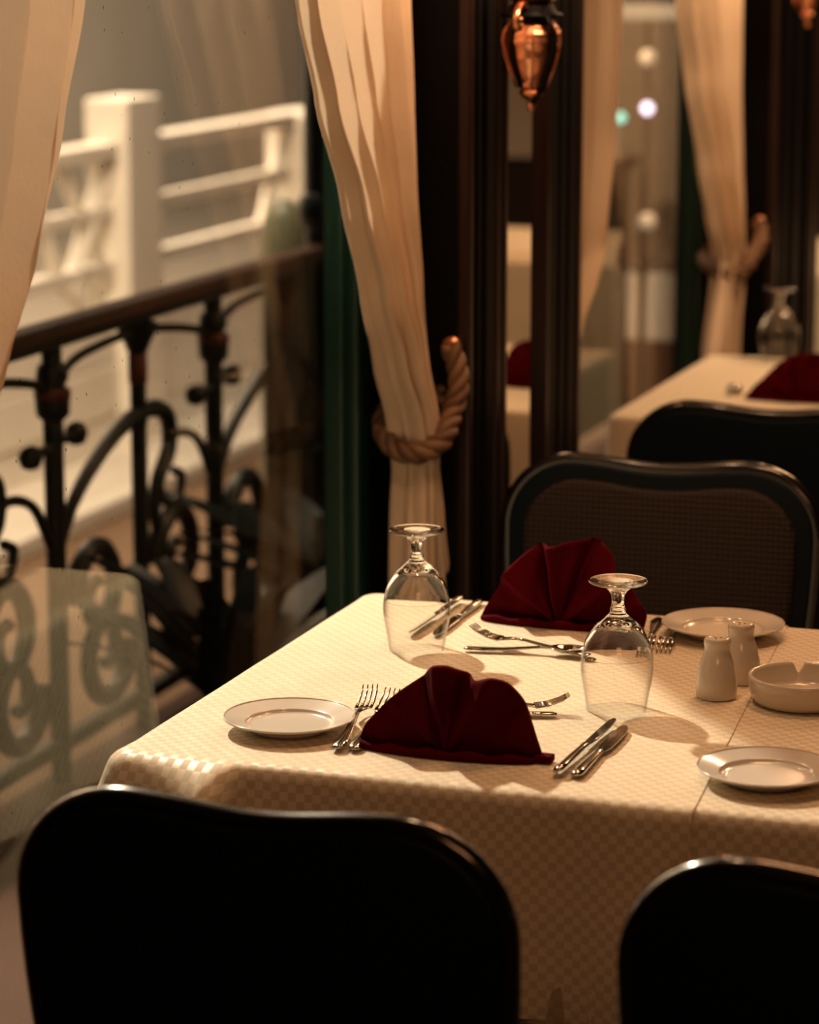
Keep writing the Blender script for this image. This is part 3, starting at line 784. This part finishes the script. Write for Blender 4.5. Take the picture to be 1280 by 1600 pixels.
# ================================================================== CUTLERY
def strip(pts, half, thick, crown=0.0):
    """flat bar along pts (x,y,z along +y) with half-width per point; returns MB"""
    v = []; f = []; n = len(pts)
    for (y, z), hw, th in zip(pts, half, thick):
        v += [(-hw, y, z), (-hw*.7, y, z+th*.75), (0, y, z+th+crown), (hw*.7, y, z+th*.75), (hw, y, z), (hw*.6, y, z-th*.4), (0, y, z-th*.5), (-hw*.6, y, z-th*.4)]
    for i in range(n-1):
        for k in range(8): f.append((i*8+k, i*8+(k+1) % 8, (i+1)*8+(k+1) % 8, (i+1)*8+k))
    f.append(tuple(range(8))[::-1]); f.append(tuple((n-1)*8+k for k in range(8)))
    m = MB(); m.add(v, f); return m
HAND = ([(0, .004), (.006, .0045), (.03, .004), (.06, .0045), (.09, .007), (.115, .009), (.13, .009)], [.004, .0085, .0100, .0072, .0048, .0036, .0040], [.002, .003, .003, .003, .003, .003, .003])
def place(t, M):
    t.matrix_world = M
def fork_meshes():
    h = strip(*HAND)
    # shoulders + tines
    b = strip([(.128, .009), (.140, .0075), (.150, .0055), (.158, .0048)], [.004, .009, .0118, .0122], [.003, .0024, .002, .0018])
    tn = []
    for k in range(4):
        x = -.0098 + k*.0065
        m = MB(); m.tube([(x, .156, .005), (x, .175, .0065), (x*.97, .195, .0125), (x*.95, .206, .019)], [.0021, .0019, .0016, .0008], 6); tn.append(m)
    return h, b, tn
FH, FB, FT = fork_meshes()
def mk(m, name, mat=None):
    o = m.obj(name, mat or M_steel); me = o.data; bpy.data.objects.remove(o); return me
ME_fh, ME_fb, ME_ft = mk(FH, 'fork_handle'), mk(FB, 'fork_neck'), [mk(q, 'tine') for q in FT]
def link(name, me, parent):
    o = bpy.data.objects.new(name, me); COL.objects.link(o); o.parent = parent; return o
def fork(label, M, group='forks on the front table'):
    t = thing('fork', label, 'fork', (0, 0, 0), 0, group); place(t, M)
    link('handle', ME_fh, t); link('neck', ME_fb, t)
    for q in ME_ft: link('tine', q, t)
    return t
SP = strip(*HAND)
v = []; f = []; nu, nv = 18, 8
for j in range(nv+1):
    for i in range(nu):
        a = 2*PI*i/nu; q = j/nv
        x = .0185*q*math.cos(a)*(1-.12*math.sin(a)); y = .158 + .030*q*math.sin(a)
        v.append((x, y, .0012 + .009*q*q))
for j in range(nv):
    for i in range(nu): f.append((j*nu+i, j*nu+(i+1) % nu, (j+1)*nu+(i+1) % nu, (j+1)*nu+i))
SB = MB(); SB.add(v, f)
ME_sh, ME_sb = mk(SP, 'spoon_handle'), mk(SB, 'spoon_bowl')
def spoon(label, M, group='spoons on the front table'):
    t = thing('spoon', label, 'spoon', (0, 0, 0), 0, group); place(t, M)
    link('handle', ME_sh, t); o = link('bowl', ME_sb, t)
    md = o.modifiers.new('thick', 'SOLIDIFY'); md.thickness = .0014
    return t
KH = strip([(0, .005), (.004, .005), (.02, .005), (.06, .005), (.095, .005), (.108, .005), (.113, .005), (.116, .005)], [.004, .0078, .0088, .0078, .0064, .0060, .0072, .0052], [.003, .0045, .005, .005, .0045, .004, .0048, .003])
kb = [(-.0050, .114), (.0080, .114), (.0112, .128), (.0122, .165), (.0118, .200), (.0090, .224), (.0040, .236), (-.0005, .239), (-.0050, .231), (-.0070, .19), (-.0070, .14)]
KB = MB().prism([(x, y) for x, y in kb], .0022, b=.0007).xf(Matrix.Translation((0, 0, .0052)) @ Matrix.Rotation(-PI/2, 4, 'X'))
ME_kh, ME_kb = mk(KH, 'knife_handle'), mk(KB, 'blade')
ME_kb.polygons.foreach_set('use_smooth', [False]*len(ME_kb.polygons))
def knife(label, M, group='knives on the front table'):
    t = thing('knife', label, 'knife', (0, 0, 0), 0, group); place(t, M)
    link('handle', ME_kh, t); link('blade', ME_kb, t)
    return t
def lay(x, y, z, hx, hy, pitch=0.0, roll=0.0, s=1.0):
    """handle end at (x, y), pointing to (hx, hy)"""
    a = math.atan2(-(hx-x), (hy-y))
    return Matrix.Translation((x, y, z)) @ Matrix.Rotation(a, 4, 'Z') @ Matrix.Rotation(math.radians(pitch), 4, 'X') @ Matrix.Rotation(math.radians(roll), 4, 'Y') @ Matrix.Scale(s, 4)

# near setting, left of the napkin: two forks
fork('fork between the left front plate and the near napkin, the left of two', lay(.452, 3.203, ZA+.002, .424, 3.40, 3.0, -6, 1.02))
fork('fork half hidden under the near napkin, the right of two', lay(.470, 3.210, ZA+.001, .450, 3.40, 2.5, 4, 1.0))
# near setting, right: knives
knife('knife right of the near napkin with its dark blade turned up, the left of two', lay(.737, 3.190, ZA+.004, .742, 3.45, 0.4, -22, 1.0))
knife('knife right of the near napkin with a bright flat blade, the right of two', lay(.758, 3.190, ZA+.0005, .757, 3.45, 0.0, -4, .96))
# dessert fork and spoon above the near napkin, pointing right
fork('fork with its tips just past the right side of the near napkin', lay(.500, 3.400, ZA+.001, .664, 3.474, 2.0, 0, .90))
spoon('spoon lying behind the near napkin, handle end to the right', lay(.660, 3.448, ZA+.0005, .49, 3.40, 0.5, 0, .88))
# far setting: dessert fork and spoon
fork('fork lying before the far napkin with its tines up at the left', lay(.628, 3.742, ZA+.002, .447, 3.775, 3.0, 0, .93))
spoon('spoon lying before the far napkin with its bowl toward the middle goblet', lay(.442, 3.735, ZA+.0005, .62, 3.765, 0.5, 0, .93))
# far setting: knives by the left goblet
knife('knife seen through and beside the left goblet, its tip inside the glass', lay(.350, 4.018, ZA+.004, .350, 3.78, 0.3, 25, 1.0))
knife('knife next to the left goblet on the napkin side', lay(.377, 4.018, ZA+.0005, .382, 3.79, 0, 6, .95))
# far setting: forks beside the far plate (tines down)
fork('fork beside the far plate, nearer the middle goblet', lay(.652, 4.010, ZA+.006, .684, 3.80, 3.9, 180, .98))
fork('fork beside the far plate, tucked against its rim', lay(.680, 4.010, ZA+.006, .710, 3.80, 3.9, 180, .98))

# small pepper pot on the second table
tag(MB().lathe([(.0005, 0), (.016, 0), (.018, .004), (.017, .016), (.012, .022), (.0005, .024)], c=(.300, 6.06, TZ+.0036), n=24).obj('salt_dish', M_steel),
    'small metal salt dish on the second table by the napkin', 'dish')

# ================================================================== OUTSIDE: balcony with iron railing
struct(MB().box(-0.94, -0.06, -1.0, 10.4, -0.10, 0.005).obj('trim_1', M_deck, smooth=False))
RX = -.90
rl = thing('balcony_railing', 'wrought iron balcony railing with a brown wooden handrail outside the window', 'railing', (RX, 5.0, 0))
def RY(y): return y - 5.0
ya, yb = 2.75, 9.75
def boxr(m, x0, x1, y0, y1, z0, z1, b=.004): return m.box(x0, x1, RY(y0), RY(y1), z0, z1, b)
boxr(MB(), -.033, .033, ya, yb, .927, .957, .010).obj('handrail', M_rail, rl, smooth=False)
boxr(MB(), -.016, .016, ya, yb, .905, .925).obj('under_rail', M_iron, rl, smooth=False)
boxr(MB(), -.016, .016, ya, yb, .07, .10).obj('bottom_rail', M_iron, rl, smooth=False)
P0, DP = 5.20, .4150
ks = range(-5, 10)
boxr(MB(), -.008, .008, 6.36, 9.70, .10, .905, .002).obj('infill_panel', M_iron, rl, smooth=False)
for k in ks:
    y = P0 + DP*k
    odd = k % 2
    rr = .0180 if odd else .0210
    MB().lathe([(rr, .0), (rr, .905)], c=(0, RY(y), 0), n=12).obj('baluster', M_iron, rl)
    if odd:
        MB().lathe([(.016, .80), (.019, .835), (.030, .862), (.042, .885), (.044, .905)], c=(0, RY(y), 0), n=14).obj('capital', M_iron, rl)
        MB().lathe([(.0165, .77), (.021, .775), (.021, .835), (.0165, .84)], c=(0, RY(y), 0), n=14).obj('collar', M_band, rl)
        MB().lathe([(.0165, .68), (.020, .685), (.020, .71), (.0165, .715)], c=(0, RY(y), 0), n=14).obj('collar', M_iron, rl)
    else:
        MB().lathe([(.019, .755), (.034, .77), (.036, .80), (.026, .83), (.034, .845), (.030, .87), (.019, .88)], c=(0, RY(y), 0), n=14).obj('collar', M_iron, rl)
        MB().lathe([(.030, .800), (.0375, .805), (.0375, .822), (.030, .827)], c=(0, RY(y), 0), n=14).obj('band', M_band, rl)
        # cross bar with round knobs
        MB().tube([(0, RY(y)-.105, .700), (0, RY(y)+.105, .715)], .0085, 8).obj('cross_bar', M_iron, rl)
        for s in (-1, 1):
            MB().lathe([(.001, -.026), (.018, -.02), (.026, 0), (.018, .02), (.001, .026)], c=(0, RY(y)+s*.105, .7075+s*.0075), n=12).obj('knob', M_iron, rl)
    if not odd:
        # shallow arch over two bays, springing from the thick balusters
        pts = [(.0, RY(y)+.02, .83), (.0, RY(y)+.09, .865), (0, RY(y)+.22, .880), (0, RY(y)+.42, .885), (0, RY(y)+.60, .868), (0, RY(y)+.74, .845), (0, RY(y)+.81, .82)]
        MB().tube(catmull(pts, 6), .010, 8).obj('arch', M_iron, rl)
        # large scroll: rises from low on the thick post to the thin post, turns over and curls
        pts = [(0, RY(y)+.02, .50), (0, RY(y)+.09, .58), (0, RY(y)+.22, .655), (0, RY(y)+.36, .70), (0, RY(y)+.50, .705), (0, RY(y)+.57, .67), (0, RY(y)+.57, .60), (0, RY(y)+.51, .545), (0, RY(y)+.49, .47), (0, RY(y)+.53, .40)]
        MB().tube(catmull(pts, 6), [.012 + .008*math.sin(PI*i/54) for i in range(55)], 8).obj('scroll', M_iron, rl)
        pts = [(0, RY(y)-.02, .50), (0, RY(y)-.10, .60), (0, RY(y)-.22, .63), (0, RY(y)-.30, .58), (0, RY(y)-.30, .50), (0, RY(y)-.22, .48), (0, RY(y)-.19, .53), (0, RY(y)-.23, .55)]
        MB().tube(catmull(pts, 6), .011, 8).obj('scroll', M_iron, rl)
    # lower spirals and acanthus-like leaves
    for s, z0, R_ in ((1, .36, .12), (-1, .23, .12)):
        pts = []
        for i in range(34):
            a = i/33*2.6*PI; q = R_*(1-.80*i/33)
            pts.append((0.0, RY(y) + s*(.19 - q*math.cos(a)) , z0 + q*math.sin(a)*(1 if s > 0 else -1)))
        MB().tube(pts, [.024-.010*i/33 for i in range(34)], 7).obj('scroll', M_iron, rl)

# strap-leaved plants standing along the rail
def plant(loc, label, n, seed, hmax):
    t = thing('potted_plant', label, 'plant', loc, 0, 'dark strap-leaved plants on the balcony')
    rng = random.Random(seed)
    MB().lathe([(.001, 0), (.085, 0), (.12, .15), (.125, .17), (.105, .17), (.10, .14), (.001, .14)], n=24).obj('pot', M_pot, t)
    base = []
    for q in range(4):
        L = hmax*(.75+.12*q); bend = .2+.16*q; wd = .030+.006*q
        v = []; f = []; N = 10
        for i in range(N+1):
            u = i/N; x = L*bend*u**1.6*1.3; z = .13 + L*(u*(1-.35*bend*u*1.6))
            w_ = wd*math.sin(PI*min(1, .12+.88*(1-u)))*1.0 + .001
            v += [(x, -w_, z + .006), (x, 0, z), (x, w_, z + .006)]
        for i in range(N):
            f += [(i*3, i*3+1, i*3+4, i*3+3), (i*3+1, i*3+2, i*3+5, i*3+4)]
        me = bpy.data.meshes.new('leaf'); me.from_pydata(v, [], f); me.update(); me.materials.append(M_leaf)
        me.polygons.foreach_set('use_smooth', [True]*len(me.polygons)); base.append(me)
    for k in range(n):
        o = link('leaf', rng.choice(base), t)
        o.rotation_euler = (rng.uniform(-.1, .1), rng.uniform(-.1, .1), rng.uniform(0, 2*PI)); s = rng.uniform(.75, 1.1); o.scale = (s, s, s)
    return t
plant((-.52, 5.22, .006), 'dark broad strap-leaved plant at the foot of the railing, left one', 34, 1, .44)
plant((-.54, 5.90, .006), 'dark broad strap-leaved plant near the far window frame, right one', 34, 2, .42)

# ---------------------------------------------------------------- opposite side: white railing, ground, wall
struct(MB().box(-14.0, -0.94, -6.0, 40.0, -0.42, -0.30).obj('trim_2', M_quay, smooth=False))
wf = thing('white_fence', 'white painted timber fence with rails and a broad post, beyond the balcony', 'fence', (-3.0, 10.0, -.30))
def wbox(y0, y1, z0, z1, x0=-.03, x1=.03, b=.008): return MB().box(x0, x1, y0-10, y1-10, z0+.30, z1+.30, b)
wbox(9.995, 10.31, -.30, 1.09, -.09, .09, .015).obj('post', M_white, wf, smooth=False)
wbox(11.83, 12.14, -.30, .93, -.09, .09, .015).obj('post', M_white, wf, smooth=False)
wbox(7.55, 7.86, -.30, .93, -.09, .09, .015).obj('post', M_white, wf, smooth=False)
wbox(13.9, 14.2, -.30, .93, -.09, .09, .015).obj('post', M_white, wf, smooth=False)
for a, b in ((7.86, 9.995), (10.31, 11.83), (12.14, 13.9)):
    wbox(a, b, .868, .93, -.055, .055).obj('rail', M_white, wf, smooth=False)
    wbox(a, b, .640, .695).obj('rail', M_white, wf, smooth=False)
    wbox(a, b, .430, .485).obj('rail', M_white, wf, smooth=False)
    # board skirt below
    for k in range(3):
        wbox(a, b, -.28+.19*k, -.28+.19*k+.175+.006*(k % 2), -.025, .025+.012*(k % 2), .006).obj('board', M_white, wf, smooth=False)
for (y0, z0, y1, z1) in ((9.99, .86, 9.62, .40), (9.99, .40, 9.60, .86), (9.62, .42, 9.99, .12), (11.84, .86, 11.55, .45), (11.84, .50, 11.62, .30), (9.58, .42, 9.3, .86)):
    MB().tube([(0, y0-10, z0+.30), (0, y1-10, z1+.30)], .035, 4).obj('brace', M_white, wf, smooth=False)
# white decking strip on the quay in front of the fence
struct(MB().box(-3.3, -2.55, 6.0, 15.5, -.302, -.235, .01).obj('trim_3', M_white, smooth=False))
struct(MB().box(-7.0, -3.35, 2.0, 32.0, -.30, -.27).obj('trim_4', M_paving, smooth=False))
bw = struct(MB().box(-7.2, -7.0, 2.0, 32.0, -.30, 7.0).obj('wall_opposite', M_wall_out, smooth=False))
# slim iron column of the verandah standing at the rail
vc = thing('verandah_column', 'dark iron verandah column outside, at the far side of the front window', 'column', (-.90, 6.77, .005))
MB().lathe([(.085, 0), (.085, .06), (.070, .09), (.062, .12), (.060, .16)], n=20).obj('base', M_iron, vc)
MB().lathe([(.060, .16), (.058, 1.0), (.055, 2.9)], n=20).obj('shaft', M_iron, vc)
MB().lathe([(.056, .98), (.072, 1.0), (.076, 1.03), (.072, 1.06), (.056, 1.08)], n=20).obj('ring', M_iron, vc)
MB().lathe([(.056, 2.3), (.075, 2.4), (.10, 2.5), (.11, 2.55), (.056, 2.6)], n=20).obj('capital', M_iron, vc)
# green round-topped bollard
bl = thing('bollard', 'dull green round-topped post at the end of the white fence', 'bollard', (-1.6, 8.25, -.30)); bl.scale = (.60, .60, 1.105)
MB().lathe([(.15, 0), (.16, .02), (.14, .05), (.125, .08), (.12, .90), (.118, .98), (.105, 1.04), (.07, 1.085), (.001, 1.10)], n=32).obj('shaft', M_post_green, bl)
MB().lathe([(.130, .60), (.138, .62), (.130, .64)], n=32).obj('ring', M_post_green, bl)

# end screen of the balcony seen through the second window, with lamps
es = thing('balcony_screen', 'brown board screen closing the balcony, seen through the second window', 'screen', (-.8, 9.95, .005))
for k in range(9):
    MB().box(-.78+.172*k, -.78+.172*k+.164, -.012-.004*(k % 2), .012, .52, 1.40, .004).obj('board', M_screen, es, smooth=False)
MB().box(-.80, .78, -.02, .02, 1.40, 1.455, .006).obj('top_rail', M_wall_out, es, smooth=False)
MB().box(-.80, .78, -.02, .02, .28, .52, .006).obj('lower_panel', M_wall_out, es, smooth=False)
MB().box(-.80, .78, -.016, .016, 0, .28, .006).obj('base_board', M_rail, es, smooth=False)
lp = thing('lamp_post', 'slim lamp post with two small globes seen through the second window', 'lamp', (-.835, 9.66, .005))
M_g1 = emit_mat('lamp_warm', (1.0, .80, .55), .32); M_g2 = emit_mat('lamp_violet', (.86, .74, 1.0), 4.0); M_g3 = emit_mat('lamp_teal', (.30, .85, .72), 1.5)
MB().lathe([(.05, 0), (.05, .02), (.012, .05), (.010, 1.30), (.014, 1.31)], n=12, capend=True).obj('pole', M_screen, lp)
def globe(z, m, par, nm='globe', rr=.028):
    MB().lathe([(max(.0005, rr*math.sin(PI*i/12)), z - rr*math.cos(PI*i/12)) for i in range(13)], c=(.02, -.03, 0), n=16).obj(nm, m, par)
globe(1.285, M_g1, lp); globe(1.115, M_g2, lp, rr=.020)
lq = thing('lamp_post', 'low bollard lamp with a white globe seen through the second window', 'lamp', (-.80, 9.55, .005))
MB().lathe([(.04, 0), (.04, .02), (.012, .04), (.012, .71)], n=12, capend=True).obj('pole', M_screen, lq)
globe(.745, M_g1, lq, rr=.030)
lr = thing('lamp_post', 'thin lamp stand with a tiny teal light beside the narrow curtain', 'lamp', (-.885, 9.5, .005))
MB().lathe([(.04, 0), (.04, .02), (.010, .04), (.010, 1.07)], n=12, capend=True).obj('pole', M_screen, lr)
globe(1.092, M_g3, lr, rr=.018)

# bright window in the far wall, seen in the mirror
door = bpy.data.objects.new('window_4', None); COL.objects.link(door); struct(door)
MB().box(1.95, 2.60, Y1-.02, Y1-.005, .75, 1.75).obj('blind', M_white, door, smooth=False)
MB().box(1.88, 1.95, Y1-.04, Y1, .68, 1.82, .01).box(2.60, 2.67, Y1-.04, Y1, .68, 1.82, .01).obj('frame', M_wood, door, smooth=False)
